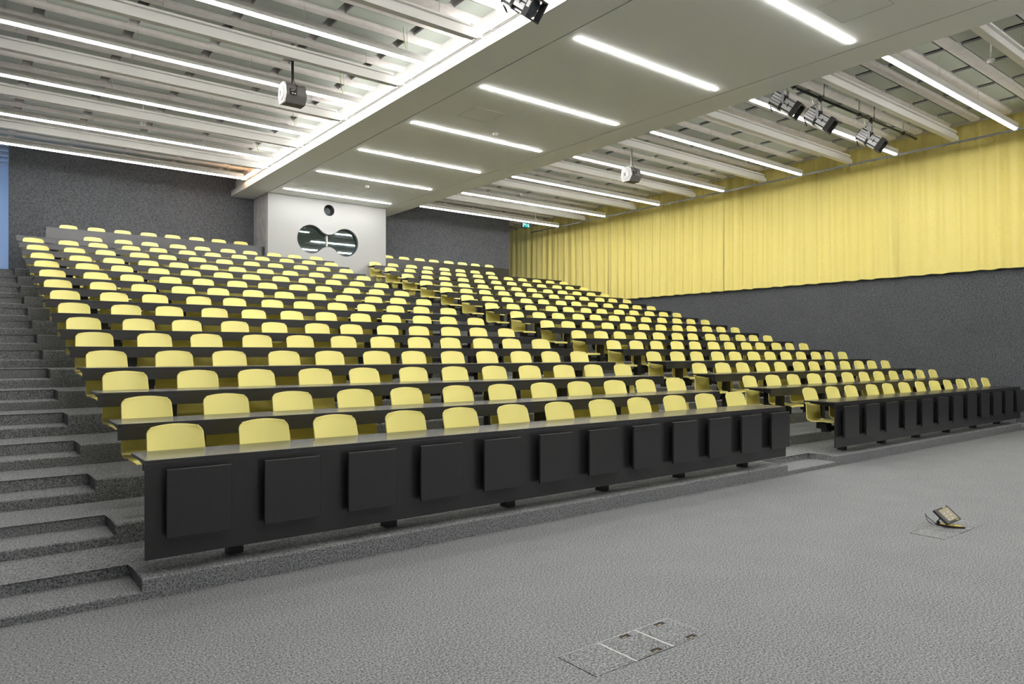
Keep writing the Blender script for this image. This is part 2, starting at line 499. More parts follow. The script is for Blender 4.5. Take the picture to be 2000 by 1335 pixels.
# ------------------------------------------------------------------ yellow curtain, rails
def curtain(y0, y1, seed, label):
    rnd = random.Random(seed)
    n = int((y1 - y0) / 0.022)
    nz = 14
    z0, z1 = CAMZ + 1.872, CAMZ + 5.262
    ph = [rnd.uniform(0, 6.28) for _ in range(6)]
    lean = [rnd.uniform(-0.05, 0.05) for _ in range(6)]
    bm = bmesh.new()
    grid = []
    for i in range(n + 1):
        t = y0 + (y1 - y0) * i / n
        col = []
        for j in range(nz + 1):
            v = j / nz
            amp = 0.55 + 0.45 * math.sin(0.9 * t + ph[0]) ** 2
            tt = t + lean[1] * (1 - v) + 0.05 * math.sin(0.7 * t + ph[5]) * (1 - v)
            f = 0.045 * amp * math.sin(2 * PI * tt / 0.34 + ph[1] + 1.2 * math.sin(1.3 * t + ph[2]))
            f += 0.016 * math.sin(2 * PI * tt / 0.19 + ph[3] + 0.9 * math.sin(2.1 * t)) * (0.4 + 0.6 * v)
            f += 0.010 * math.sin(2 * PI * t / 0.155 + ph[4]) * max(0.0, v - 0.86) / 0.14
            hem = 0.008 * math.sin(2 * PI * t / 0.5 + ph[2]) if j == 0 else 0.0
            col.append(bm.verts.new((18.235 + f, t, z0 + (z1 - z0) * v + hem)))
        grid.append(col)
    for i in range(n):
        for j in range(nz):
            bm.faces.new((grid[i][j], grid[i + 1][j], grid[i + 1][j + 1], grid[i][j + 1]))
    root = empty('curtain', (0, 0, 0))
    link('curtain_cloth', to_mesh(bm, 'curtain_cloth', True), 'yellow_fabric', root)
    bm = bmesh.new(); add_box(bm, 18.235, 18.275, y0, y1, z1 - 0.004, z1 + 0.028)
    link('curtain_rail', to_mesh(bm, 'curtain_rail'), 'white_metal', root)
    tag(root, label, 'curtain', 'yellow side wall curtains')
    return root
CS = [2.6, 7.86, 12.95, 17.85, 22.80, 24.25]
CLAB = ['yellow pleated curtain panel nearest the lecture floor, beside the front rows',
        'second yellow curtain panel up from the lecture floor',
        'third yellow curtain panel up, beside the middle rows',
        'fourth yellow curtain panel up, ending past the last row',
        'narrow shaded yellow curtain panel by the exit sign']
for i in range(5):
    curtain(CS[i] + (0.001 if i else 0), CS[i + 1] - 0.001 - (0.03 if i == 3 else 0), 11 + i, CLAB[i])

bm = bmesh.new()
add_box(bm, 17.385, 17.415, 2.0, 21.2, 0.0, 0.022)
add_box(bm, 17.393, 17.407, 2.0, 21.2, -0.02, 0.0)
for i in range(60):
    add_box(bm, 17.39, 17.41, 2.2 + i * 0.31, 2.23 + i * 0.31, -0.035, -0.02)
tr = link('curtain_track', to_mesh(bm, 'curtain_track'), 'track_grey', None, (0, 0, CAMZ + 4.665))
tag(tr, 'thin grey metal track linking the ceiling channel ends by the curtain', 'rail')

# ------------------------------------------------------------------ ceiling channels
def wire(bm, x, y, z0, z1, r=0.004):
    add_tube(bm, [(x, y, z0), (x, y, z1)], r, 5)
chan = {}
def channel(side, y, idx):
    x0, x1 = (0.05, 6.02) if side == 'L' else (11.30, 17.36)
    zc = CAMZ + 4.68
    root = empty('ceiling_channel', (0, y, zc))
    if side not in chan:
        bm = bmesh.new()
        add_box(bm, x0, x1, -0.055, 0.055, 0, 0.10)
        me1 = to_mesh(bm, 'channel_plate')
        bm = bmesh.new()
        add_box(bm, x0 + 0.02, x1 - 0.02, -0.015, 0.055, 0.10, 0.155)
        me2 = to_mesh(bm, 'channel_body')
        bm = bmesh.new()
        add_box(bm, x0 + 0.02, x1 - 0.10, -0.065, 0.055, 0.155, 0.19)
        me3 = to_mesh(bm, 'channel_lip')
        bm = bmesh.new(); wire(bm, 0, 0.02, 0.19, ZPAN - zc)
        me4 = to_mesh(bm, 'suspension_wire')
        bm = bmesh.new()
        if side == 'R':
            add_box(bm, x1, x1 + 0.03, -0.04, 0.04, 0.02, 0.08)
        else:
            add_box(bm, x1, x1 + 0.05, -0.03, 0.03, 0.02, 0.08); add_box(bm, x1 + 0.02, x1 + 0.16, -0.012, 0.012, 0.05, 0.07)
        me5 = to_mesh(bm, 'end_bracket')
        chan[side] = (me1, me2, me3, me4, me5)
    ms = chan[side]
    link('channel_plate', ms[0], 'white_metal', root)
    link('channel_body', ms[1], 'white_metal', root)
    link('channel_lip', ms[2], 'white_metal', root)
    for f in (0.1, 0.37, 0.63, 0.9): link('suspension_wire', ms[3], 'steel', root, (x0 + (x1 - x0) * f, 0, 0))
    link('end_bracket', ms[4], 'black_metal' if side == 'R' else 'white_metal', root)
    where = 'on the side stair side of the soffit' if side == 'L' else 'between the soffit and the yellow curtain'
    tag(root, '%s white ceiling channel from the back, %s' % (ORD[idx], where), 'channel', 'white ceiling channels')
chY = [LY[0] + 2.365 * (k + 0.5) for k in range(-3, 6)]
for i, y in enumerate(reversed(chY)):
    if y > 2: channel('R', y, i + 1)
    if y > 5: channel('L', y, i + 1)

# ------------------------------------------------------------------ lights
lightc = {}
def hung_light(side, y, idx):
    x0, x1 = (0.10, 5.90) if side == 'L' else (11.34, 17.15)
    zb = CAMZ + (4.66 if side == 'L' else 4.62)
    root = empty('strip_light', (0, y, zb))
    if side not in lightc:
        bm = bmesh.new()
        add_prism(bm, [(-0.058, 0.004), (-0.052, 0.0), (-0.046, 0.006), (0.046, 0.006), (0.052, 0.0), (0.058, 0.004), (0.058, 0.105), (-0.058, 0.105)], 'x', x0, x1)
        m1 = to_mesh(bm, 'housing')
        bm = bmesh.new()
        add_prism(bm, [(-0.030, 0.005), (-0.030, -0.017), (-0.025, -0.022), (0.025, -0.022), (0.030, -0.017), (0.030, 0.005)], 'x', x0 + 0.01, x1 - 0.01)
        me2 = to_mesh(bm, 'diffuser')
        bm = bmesh.new()
        v = [bm.verts.new(p) for p in ((x0 + 0.05, -0.035, 0.107), (x0 + 0.05, 0.035, 0.107), (x1 - 0.05, 0.035, 0.107), (x1 - 0.05, -0.035, 0.107))]
        bm.faces.new(v)
        me5 = bpy.data.meshes.new('upper_diffuser'); bm.to_mesh(me5); bm.free()
        bm = bmesh.new()
        wire(bm, 0, 0.0, 0.105, ZPAN - zb, 0.0035)
        m3 = to_mesh(bm, 'suspension_wire')
        bm = bmesh.new()
        if side == 'L':
            xw = x1 - 0.42
            add_tube(bm, [(xw, 0, ZPAN - zb), (xw + 0.01, 0, 0.35), (xw + 0.03, 0, 0.2), (xw + 0.06, 0, 0.105)], 0.006, 6)
        else:
            xw = x0 + 0.14
            add_tube(bm, [(xw, 0, ZPAN - zb), (xw, 0, 0.25), (xw - 0.02, 0, 0.105)], 0.005, 6)
        m4 = to_mesh(bm, 'feed_cable')
        lightc[side] = (m1, me2, m3, m4, me5)
    ms = lightc[side]
    link('housing', ms[0], 'white_metal', root)
    link('diffuser', ms[1], 'diffuser', root)
    for f in (0.06, 0.35, 0.65, 0.94): link('suspension_wire', ms[2], 'steel', root, (x0 + (x1 - x0) * f, 0, 0))
    link('feed_cable', ms[3], 'green_wire', root)
    link('upper_diffuser', ms[4], 'uplight', root)
    where = 'on the side stair side of the soffit' if side == 'L' else 'between soffit and curtain'
    tag(root, '%s hanging strip light from the back wall, %s' % (ORD[idx], where), 'light', 'hanging strip lights')
def slot_light(y, idx):
    root = empty('recessed_light', (0, y, ZSOF))
    if 'S' not in lightc:
        bm = bmesh.new()
        add_prism(bm, [(-0.031, 0.02), (-0.031, -0.008), (-0.026, -0.014), (0.026, -0.014), (0.031, -0.008), (0.031, 0.02)], 'x', 7.008, 10.302)
        m1 = to_mesh(bm, 'diffuser')
        bm = bmesh.new()
        add_box(bm, 7.0, 10.31, -0.0358, -0.032, 0.0005, 0.10); add_box(bm, 7.0, 10.31, 0.032, 0.0358, 0.0005, 0.10)
        add_box(bm, 7.0, 10.31, -0.032, 0.032, 0.07, 0.10)
        m2 = to_mesh(bm, 'housing')
        lightc['S'] = (m1, m2)
    link('diffuser', lightc['S'][0], 'diffuser', root)
    link('housing', lightc['S'][1], 'white_metal', root)
    tag(root, '%s recessed slot light from the booth along the white soffit' % ORD[idx], 'light', 'recessed soffit lights')
allY = sorted([LY[0] + 2.365 * k for k in range(-3, 7)], reverse=True)
for i, y in enumerate(allY):
    hung_light('L', y, i + 1)
    hung_light('R', y, i + 1)
    slot_light(y, i + 1)

# bright tube line on the soffit edge
XT, ZTUBE = 6.085, CAMZ + 4.80
segs = [(19.05, 19.95, 'tube_warm')]
yy = 19.03
cuts = sorted([y for y in chY if y > 2], reverse=True)
b = 19.03
for c in cuts:
    if c > b: continue
    segs.append((c + 0.03, b, 'tube_glow')); b = c - 0.03
segs.append((b - 2.2, b, 'tube_glow'))
for i, (a, b, mt) in enumerate(segs):
    root = empty('tube_light', (XT, (a + b) / 2, ZTUBE))
    bm = bmesh.new(); add_tube(bm, [(0, -(b - a) / 2, 0), (0, (b - a) / 2, 0)], 0.032, 12)
    link('tube', to_mesh(bm, 'tube', True), mt, root)
    bm = bmesh.new(); add_box(bm, 0.055, 0.085, -(b - a) / 2, (b - a) / 2, -0.03, 0.03)
    for s in (-0.4, 0.4): add_box(bm, 0.0, 0.215, s * (b - a) - 0.01, s * (b - a) + 0.01, -0.045, -0.032)
    link('batten', to_mesh(bm, 'batten'), 'white_metal', root)
    tag(root, ('short warm orange tube light at the end of the soffit edge' if i == 0 else
               '%s bright tube light along the soffit edge, counted from the warm one' % ORD[i]), 'light', 'soffit edge tube lights')
bm = bmesh.new()
add_box(bm, 6.165, 6.25, 2.0, 20.9, 0, 0.006)
for i in range(150):
    add_box(bm, 6.18, 6.235, 2.05 + i * 0.125, 2.10 + i * 0.125, 0.006, 0.016)
tag(link('cable_tray', to_mesh(bm, 'cable_tray'), 'galvanised', None, (0, 0, ZSOF + 0.168)), 'narrow metal cable tray lying on the soffit edge', 'cable tray')

# ------------------------------------------------------------------ chairs
def chair_shell():
    path = []                                     # (y, z) along the middle, front edge to top
    seat = [(-0.200, 0.418), (-0.196, 0.436), (-0.180, 0.447), (-0.150, 0.452), (-0.11, 0.451), (-0.06, 0.446), (-0.01, 0.440), (0.04, 0.436),
            (0.09, 0.434), (0.130, 0.437), (0.158, 0.446), (0.178, 0.461), (0.190, 0.482), (0.196, 0.505)]
    path += seat
    z = 0.53
    while z < 0.909:
        path.append((None, z)); z += 0.0195
    path += [(None, 0.912), (None, 0.919), (None, 0.9245), (None, 0.927)]
    n = len(path)
    ztop = 0.927
    def half(i):
        y, z = path[i]
        w = 0.207
        if y is None:
            w = 0.207 - 0.012 * (z - 0.5) / 0.4
            r = 0.055
            if z > ztop - r:
                d = z - (ztop - r)
                w = w - r + math.sqrt(max(r * r - d * d, 0.0008))
        elif i < 4:
            w = (0.165, 0.185, 0.198, 0.205)[i]
        return w
    us = [-1, -0.96, -0.88, -0.76, -0.6, -0.42, -0.22, 0, 0.22, 0.42, 0.6, 0.76, 0.88, 0.96, 1]
    bm = bmesh.new()
    rows = []
    for i in range(n):
        y, z = path[i]
        w = half(i)
        row = []
        for u in us:
            if y is None:
                ylow = 0.197 + 0.055 * (z - 0.5)
                yup = 0.1845 + 0.285 * (z - 0.5) - 0.034 * u * u
                yv = max(ylow - 0.004 * u * u, yup)
                zv = z - 0.016 * u * u * max(0, (z - 0.7)) / 0.2
            else:
                yv = y - (0.004 * u * u if i > 9 else 0)
                dip = 0.010 * u * u if 4 < i < 11 else 0
                if i <= 4: dip = -0.006 * u * u
                zv = z + dip
            row.append(bm.verts.new((u * w, yv, zv)))
        rows.append(row)
    for i in range(n - 1):
        for j in range(len(us) - 1):
            bm.faces.new((rows[i][j], rows[i][j + 1], rows[i + 1][j + 1], rows[i + 1][j]))
    bmesh.ops.recalc_face_normals(bm, faces=bm.faces)
    me = bpy.data.meshes.new('tmp'); bm.to_mesh(me); bm.free()
    o = bpy.data.objects.new('tmp', me); C.objects.link(o)
    md = o.modifiers.new('s', 'SOLIDIFY'); md.thickness = 0.012; md.offset = 0
    md2 = o.modifiers.new('b', 'BEVEL'); md2.width = 0.003; md2.segments = 2; md2.limit_method = 'ANGLE'; md2.angle_limit = math.radians(55)
    out = bpy.data.meshes.new_from_object(o.evaluated_get(bpy.context.evaluated_depsgraph_get()))
    bpy.data.objects.remove(o)
    out.name = 'shell'
    out.polygons.foreach_set('use_smooth', [True] * len(out.polygons))
    out.materials.clear(); out.materials.append(MATS['yellow_plastic'])
    return out
SHELL = chair_shell()
def bracket_mesh():
    bm = bmesh.new()
    add_box(bm, -0.12, 0.12, -0.10, 0.09, 0.420, 0.430)           # mounting plate
    add_box(bm, -0.075, 0.075, -0.045, 0.060, 0.33, 0.42)
    add_box(bm, -0.055, -0.035, -0.055, 0.05, 0.285, 0.33)
    add_box(bm, 0.035, 0.055, -0.055, 0.05, 0.285, 0.33)
    add_tube(bm, [(-0.06, 0.0, 0.305), (0.06, 0.0, 0.305)], 0.014, 8)
    me = to_mesh(bm, 'seat_bracket'); me.materials.append(MATS['black_metal'])
    return me
def arm_mesh(s):
    bm = bmesh.new()
    add_box(bm, min(0, s * 0.265), max(0, s * 0.265), -0.035, 0.025, 0.30, 0.365)
    me = to_mesh(bm, 'swing_arm'); me.materials.append(MATS['black_metal'])
    return me
BRACKET, ARMP, ARMN = bracket_mesh(), arm_mesh(1), arm_mesh(-1)

chairs = []                                          # (depth, x, y, z, side, row, number from aisle, arm direction, angle)
fx, fy = math.sin(-cam.rotation_euler[2]), math.cos(-cam.rotation_euler[2])
def seat_entry(x, y, z, side, row, num, arm):
    chairs.append((x * fx + y * fy, x, y, z, side, row, num, arm))
for k in range(1, 17):
    y = yt(k) + 0.295
    for side, x0 in (('A', XA0), ('B', XB0)):
        if k <= 15:
            for i in range(12):
                if k == 15 and side == 'A' and i < 2: continue
                if k == 15 and side == 'B' and i > 7: continue
                x = x0 + 0.315 + 0.63 * i + (-0.008 if i % 2 == 0 else 0.008)
                num = 12 - i if side == 'A' else i + 1
                seat_entry(x, y, ZP[k - 1], side, k, num, 1 if i % 2 == 0 else -1)
        else:
            for i in range(8):
                x = 2.09 + 0.604 * i if side == 'A' else 11.06 + 0.588 * i
                num = 8 - i if side == 'A' else i + 1
                seat_entry(x, y, ZP[15], side, k, num, 1 if i % 2 == 0 else -1)
chairs.sort(key=lambda c: c[0])
BLOCK = {'A': 'block beside the side stairs', 'B': 'block beside the curtain'}
def rowname(k): return 'front row' if k == 1 else ('last row' if k == 16 else '%s row' % ORD[k])
for (d, x, y, z, side, row, num, arm) in chairs[:300]:
    ang = random.gauss(0, 0.022) + (0.02 if arm > 0 else -0.02)
    root = empty('lecture_chair', (x + random.gauss(0, 0.004), y + random.gauss(0, 0.010), z), ang)
    link('shell', SHELL, None, root)
    link('seat_bracket', BRACKET, None, root)
    link('swing_arm', ARMP if arm > 0 else ARMN, None, root)
    tag(root, 'yellow shell chair, %s from the centre aisle, %s, %s' % (ORD[num], rowname(row), BLOCK[side]), 'chair', 'yellow lecture chairs')
bm = bmesh.new()
for (d, x, y, z, side, row, num, arm) in chairs[300:]:
    n0 = len(bm.verts)
    bm.from_mesh(SHELL); bm.from_mesh(BRACKET)
    bm.verts.ensure_lookup_table()
    M = Matrix.Translation((x + random.gauss(0, 0.004), y + random.gauss(0, 0.01), z)) @ Matrix.Rotation(random.gauss(0, 0.025), 4, 'Z')
    bmesh.ops.transform(bm, matrix=M, verts=bm.verts[n0:])
me = bpy.data.meshes.new('distant_chairs'); bm.to_mesh(me); bm.free()
me.materials.append(MATS['yellow_plastic'])
far = link('distant_chairs', me)
tag(far, 'small distant yellow chairs in the topmost rows beside the curtain', 'chair', kind='stuff')

# ------------------------------------------------------------------ desks
deskc = {}
def m_box(key, *b, bevel=0.0, mat='desk_laminate'):
    if key not in deskc:
        bm = bmesh.new(); add_box(bm, *b)
        if bevel: bmesh.ops.bevel(bm, geom=list(bm.edges), offset=bevel, segments=1, affect='EDGES')
        me = to_mesh(bm, key); me.materials.append(MATS[mat]); deskc[key] = me
    return deskc[key]
LEN = XA1 - XA0
def desk(k, side):
    x0 = XA0 if side == 'A' else XB0
    root = empty('bench_desk', (x0, yt(k), ZP[k - 1]))
    H = 0.75
    link('table_top', m_box('top', 0, LEN, 0.0, 0.482, H - 0.022, H, bevel=0.002), None, root)
    if k == 1:
        link('front_panel', m_box('front', 0, LEN, -0.001, 0.019, H - 0.65, H - 0.0225, bevel=0.001), None, root)
        for i in range(12):
            xc = 0.32 + 0.636 * i
            p = link('front_pad', m_box('pad', -0.206, 0.206, -0.080, -0.050, 0.24, 0.69, bevel=0.003), None, root, (xc, 0, 0))
            link('pad_spacer', m_box('spacer', -0.14, 0.14, -0.050, -0.001, 0.30, 0.63, mat='black_metal'), None, p)
    else:
        link('apron', m_box('apron', 0, LEN, 0.0, 0.020, H - 0.126, H - 0.0225, bevel=0.001), None, root)
    for j in range(6):
        xc = 0.63 + 1.26 * j
        link('leg', m_box('leg', -0.052, 0.052, 0.18, 0.28, 0.0, H - 0.05, mat='black_metal'), None, root, (xc, 0, 0))
    if 'gusset' not in deskc:
        bm = bmesh.new()
        add_prism(bm, [(0.021, H - 0.0225), (0.021, H - 0.115), (0.06, H - 0.08), (0.12, H - 0.062), (0.40, H - 0.036), (0.40, H - 0.0225)], 'x', -0.004, 0.004)
        me = to_mesh(bm, 'gusset'); me.materials.append(MATS['black_metal']); deskc['gusset'] = me
    for xg in (0.03, 1.26, 2.52, 3.78, 5.04, 6.30, LEN - 0.03):
        link('gusset', deskc['gusset'], None, root, (xg, 0, 0))
    link('rail', m_box('rail', 0.1, LEN - 0.1, 0.20, 0.26, H - 0.05, H - 0.0225, mat='black_metal'), None, root)
    tag(root, 'long black bench desk of the %s, %s' % (rowname(k), BLOCK[side]), 'desk', 'black bench desks')
for k in range(1, 16):
    desk(k, 'A'); desk(k, 'B')
for side, xa, xb in (('A', 1.565, 6.80), ('B', 10.55, 15.68)):
    root = empty('bench_desk', (xa, yt(16), ZP[15]))
    L_ = xb - xa
    part_box('table_top', 'desk_laminate', root, 0, L_, 0.021, 0.42, 0.728, 0.75)
    part_box('front_panel', 'desk_laminate', root, 0, L_, 0, 0.02, ZP[14] - ZP[15] + 0.06, 0.75)
    for j in range(5):
        xc = 0.5 + (L_ - 1.0) * j / 4
        part_box('leg', 'black_metal', root, xc - 0.05, xc + 0.05, 0.18, 0.28, 0.0, 0.728)
    tag(root, 'tall fronted black desk of the last row, %s' % BLOCK[side], 'desk', 'black bench desks')

# ------------------------------------------------------------------ loudspeakers
def loudspeaker(x, y, zc, label, rod):
    root = empty('loudspeaker', (x, y, zc))
    hexa = [(-0.165, 0.13), (-0.205, -0.06), (-0.11, -0.21), (0.13, -0.21), (0.205, -0.06), (0.165, 0.13), (0.10, 0.20), (-0.10, 0.20)]
    bm = bmesh.new(); add_prism(bm, hexa, 'x', -0.19, 0.24)
    bmesh.ops.bevel(bm, geom=list(bm.edges), offset=0.008, segments=2, affect='EDGES')
    cab = link('cabinet', to_mesh(bm, 'cabinet'), 'speaker_grey', root)
    bm = bmesh.new(); add_prism(bm, [(p[0] * 1.04, p[1] * 1.04) for p in hexa], 'x', -0.225, -0.191)
    fr = link('front_baffle', to_mesh(bm, 'front_baffle'), 'speaker_white', root)
    bm = bmesh.new()
    add_tube(bm, [(-0.225, 0, -0.01), (-0.232, 0, -0.01), (-0.236, 0, -0.01), (-0.233, 0, -0.01)], [0.155, 0.15, 0.14, 0.02], 28)
    link('grille', to_mesh(bm, 'grille', True), 'speaker_white', fr)
    bm = bmesh.new(); add_box(bm, -0.12, 0.02, -0.200, -0.193, -0.07, 0.07)
    bmesh.ops.rotate(bm, cent=(0, -0.19, 0), matrix=Matrix.Rotation(math.radians(-12), 3, 'X'), verts=bm.verts)
    bmesh.ops.translate(bm, vec=(0, -0.006, 0), verts=bm.verts)
    pl = link('connector_plate', to_mesh(bm, 'connector_plate'), 'black_plastic', root)
    bm = bmesh.new()
    for (u, v, w, h) in ((-0.09, 0.045, 0.012, 0.006), (-0.06, 0.045, 0.02, 0.006), (-0.03, 0.045, 0.02, 0.006), (-0.09, 0.02, 0.05, 0.004), (-0.085, -0.04, 0.034, 0.016), (-0.025, -0.04, 0.018, 0.022)):
        add_box(bm, u, u + w, -0.2035, -0.200, v - h / 2, v + h / 2)
    bmesh.ops.rotate(bm, cent=(0, -0.19, 0), matrix=Matrix.Rotation(math.radians(-12), 3, 'X'), verts=bm.verts)
    bmesh.ops.translate(bm, vec=(0, -0.006, 0), verts=bm.verts)
    link('plate_print', to_mesh(bm, 'plate_print'), 'white_plastic', pl)['kind'] = 'stuff'
    bm = bmesh.new(); add_box(bm, -0.15, 0.22, -0.02, 0.02, 0.20, 0.222); add_box(bm, 0.17, 0.23, -0.06, 0.06, 0.195, 0.215)
    link('mount_bracket', to_mesh(bm, 'mount_bracket'), 'speaker_grey', root)
    bm = bmesh.new(); add_tube(bm, [(0, 0, 0.165), (0, 0, ZSLAB - zc)], 0.016, 10)
    link('hanging_rod', to_mesh(bm, 'hanging_rod'), rod, root)
    bm = bmesh.new(); add_tube(bm, [(0.025, -0.01, (ZSLAB - zc) / 0.8), (0.025, -0.01, 0.32), (0.03, -0.08, 0.22), (0.035, -0.19, 0.14), (0.02, -0.215, 0.06), (-0.01, -0.2, 0.0)], 0.008, 6)
    link('cable', to_mesh(bm, 'cable', True), 'black_plastic', root)
    for ch in root.children:
        if ch.name.split('.')[0] not in ('hanging_rod',): ch.scale = (0.8, 0.8, 0.8)
    tag(root, label, 'speaker', 'hanging loudspeakers')
loudspeaker(4.33, 11.55, CAMZ + 4.30, 'grey loudspeaker on a black rod over the side stair block', 'black_metal')
loudspeaker(12.58, 11.55, CAMZ + 4.24, 'dark loudspeaker on a white rod beside the soffit, curtain side', 'white_metal')

# ------------------------------------------------------------------ stage spotlights on bars
def spotlight(x, y, z, zbar, label):
    root = empty('stage_spotlight', (x, y, z))
    R = Matrix.Rotation(math.radians(14), 4, 'Z') @ Matrix.Rotation(math.radians(38), 4, 'X') @ Matrix.Diagonal((1.08, 0.9, 1.08, 1))      # local -Y is the beam, tipped down
    def put(name, bm, mat, smooth=False, parent=root, rot=True):
        if rot: bmesh.ops.transform(bm, matrix=R, verts=bm.verts)
        return link(name, to_mesh(bm, name, smooth), mat, parent)
    bm = bmesh.new()                                     # rear housing with cooling ribs
    oct_ = [(-0.115, 0.075), (-0.115, -0.075), (-0.075, -0.115), (0.075, -0.115), (0.115, -0.075), (0.115, 0.075), (0.075, 0.115), (-0.075, 0.115)]
    add_prism(bm, oct_, 'y', 0.03, 0.27)
    body = put('lamp_house', bm, 'speaker_grey')
    for s in (-0.066, -0.022, 0.022, 0.066):
        for (bx) in ((-0.132, -0.112, 0.04, 0.265, s - 0.017, s + 0.017), (0.112, 0.132, 0.04, 0.265, s - 0.017, s + 0.017),
                     (s - 0.017, s + 0.017, 0.04, 0.265, 0.112, 0.132), (s - 0.017, s + 0.017, 0.04, 0.265, -0.132, -0.112)):
            bm = bmesh.new(); add_box(bm, *bx)
            put('cooling_fin', bm, 'lamp_grey', parent=body)
    bm = bmesh.new(); add_prism(bm, [(p[0] * 0.9, p[1] * 0.9) for p in oct_], 'y', 0.27, 0.285)
    put('rear_cap', bm, 'lamp_black')
    bm = bmesh.new(); add_box(bm, -0.12, 0.12, 0.0, 0.03, -0.12, 0.12)
    put('gate', bm, 'lamp_black')
    bm = bmesh.new()
    add_prism(bm, [(p[0] * 0.86, p[1] * 0.86) for p in oct_], 'y', -0.23, 0.0)
    brl = put('barrel', bm, 'speaker_grey')
    for s in (-0.042, 0.042):
        for (bx) in ((-0.116, -0.096, -0.22, -0.01, s - 0.034, s + 0.034), (0.096, 0.116, -0.22, -0.01, s - 0.034, s + 0.034),
                     (s - 0.034, s + 0.034, -0.22, -0.01, 0.096, 0.116), (s - 0.034, s + 0.034, -0.22, -0.01, -0.116, -0.096)):
            bm = bmesh.new(); add_box(bm, *bx)
            put('barrel_rib', bm, 'lamp_grey', parent=brl)
    bm = bmesh.new()
    add_box(bm, -0.121, 0.121, -0.125, -0.105, -0.03, 0.03)
    put('focus_clip', bm, 'lamp_black', parent=brl)
    bm = bmesh.new()                                     # square filter frame, open to the front
    for (a, b_, c_, d_) in ((-0.125, 0.125, 0.105, 0.125), (-0.125, 0.125, -0.125, -0.105), (-0.125, -0.105, -0.105, 0.105), (0.105, 0.125, -0.105, 0.105)):
        add_box(bm, a, b_, -0.33, -0.23, c_, d_)
    put('filter_frame', bm, 'lamp_black')
    bm = bmesh.new(); add_disc(bm, (0, -0.236, 0), 0.085, 'y', 0.012, 24)
    put('lens', bm, 'booth_dark')
    if x < 8:
        bm = bmesh.new(); add_box(bm, -0.127, -0.1255, -0.31, -0.25, -0.02, 0.05)
        put('paper_label', bm, 'white_plastic')
    zt = zbar - z
    bm = bmesh.new()                                     # yoke, upright
    for s in (-1, 1):
        add_box(bm, s * 0.150 - 0.006, s * 0.150 + 0.006, -0.02, 0.02, -0.02, zt - 0.10)
    add_box(bm, -0.156, 0.156, -0.02, 0.02, zt - 0.10, zt - 0.088)
    bmesh.ops.rotate(bm, cent=(0, 0, 0), matrix=Matrix.Rotation(math.radians(14), 3, 'Z'), verts=bm.verts)
    put('yoke', bm, 'galvanised', rot=False)
    bm = bmesh.new(); add_box(bm, -0.035, 0.035, -0.03, 0.03, zt - 0.088, zt - 0.02); add_tube(bm, [(-0.03, 0, zt), (0.03, 0, zt)], 0.036, 10)
    put('clamp', bm, 'black_metal', rot=False)
    bm = bmesh.new(); add_tube(bm, [(-0.06, 0.22, 0.02 - 0.1), (-0.16, 0.22, 0.06), (-0.15, 0.14, 0.20), (-0.06, 0.05, 0.27), (0.05, 0.0, zt - 0.06), (0.16, 0.0, zt + 0.06), (0.18, 0.0, zt + 0.30)], 0.011, 7)
    put('cable', bm, 'black_plastic', True, rot=False)
    bm = bmesh.new()
    pts = [(-0.12 + 0.09 * math.cos(a), 0.02, zt - 0.06 + 0.10 * math.sin(a)) for a in [2 * PI * i / 16 for i in range(17)]]
    add_tube(bm, pts, 0.004, 5, cap=False)
    put('safety_wire', bm, 'steel', True, rot=False)
    tag(root, label, 'spotlight', 'silver stage spotlights')
def lamp_bar(xa, xb, y, z, label):
    root = empty('lighting_bar', (xa, y, z))
    bm = bmesh.new(); add_tube(bm, [(0, 0, 0), (xb - xa, 0, 0)], 0.026, 12)
    link('pipe', to_mesh(bm, 'pipe', True), 'black_metal', root)
    bm = bmesh.new()
    add_tube(bm, [(0.02, -0.03, 0.03), ((xb - xa) * 0.72, -0.03, 0.03)], 0.008, 6)
    link('cable', to_mesh(bm, 'cable'), 'black_plastic', root)
    for f in (0.08, 0.52, 0.88):
        xx = (xb - xa) * f
        bm = bmesh.new(); add_tube(bm, [(xx, 0, 0.03), (xx, 0, ZPAN - z)], 0.012, 8)
        link('drop_rod', to_mesh(bm, 'drop_rod'), 'steel', root)
        bm = bmesh.new(); add_box(bm, xx - 0.03, xx + 0.03, -0.034, 0.034, -0.034, 0.034)
        link('collar', to_mesh(bm, 'collar'), 'black_metal', root)
    tag(root, label, 'bar')
YBAR, ZBAR = 6.9, CAMZ + 4.77
lamp_bar(11.36, 16.8, YBAR, ZBAR, 'black lighting bar with three spotlights near the curtain')
lamp_bar(2.8, 5.95, YBAR, ZBAR, 'black lighting bar of the single spotlight by the soffit edge')
spotlight(11.50, YBAR, CAMZ + 4.40, ZBAR, 'silver stage spotlight closest to the soffit on the curtain side bar')
spotlight(12.66, YBAR, CAMZ + 4.37, ZBAR, 'silver stage spotlight in the middle of the three on the bar')
spotlight(14.66, YBAR, CAMZ + 4.36, ZBAR, 'silver stage spotlight nearest the curtain on the bar')
spotlight(5.52, YBAR, CAMZ + 4.40, ZBAR, 'single stage spotlight cut by the picture top beside the glowing tube')

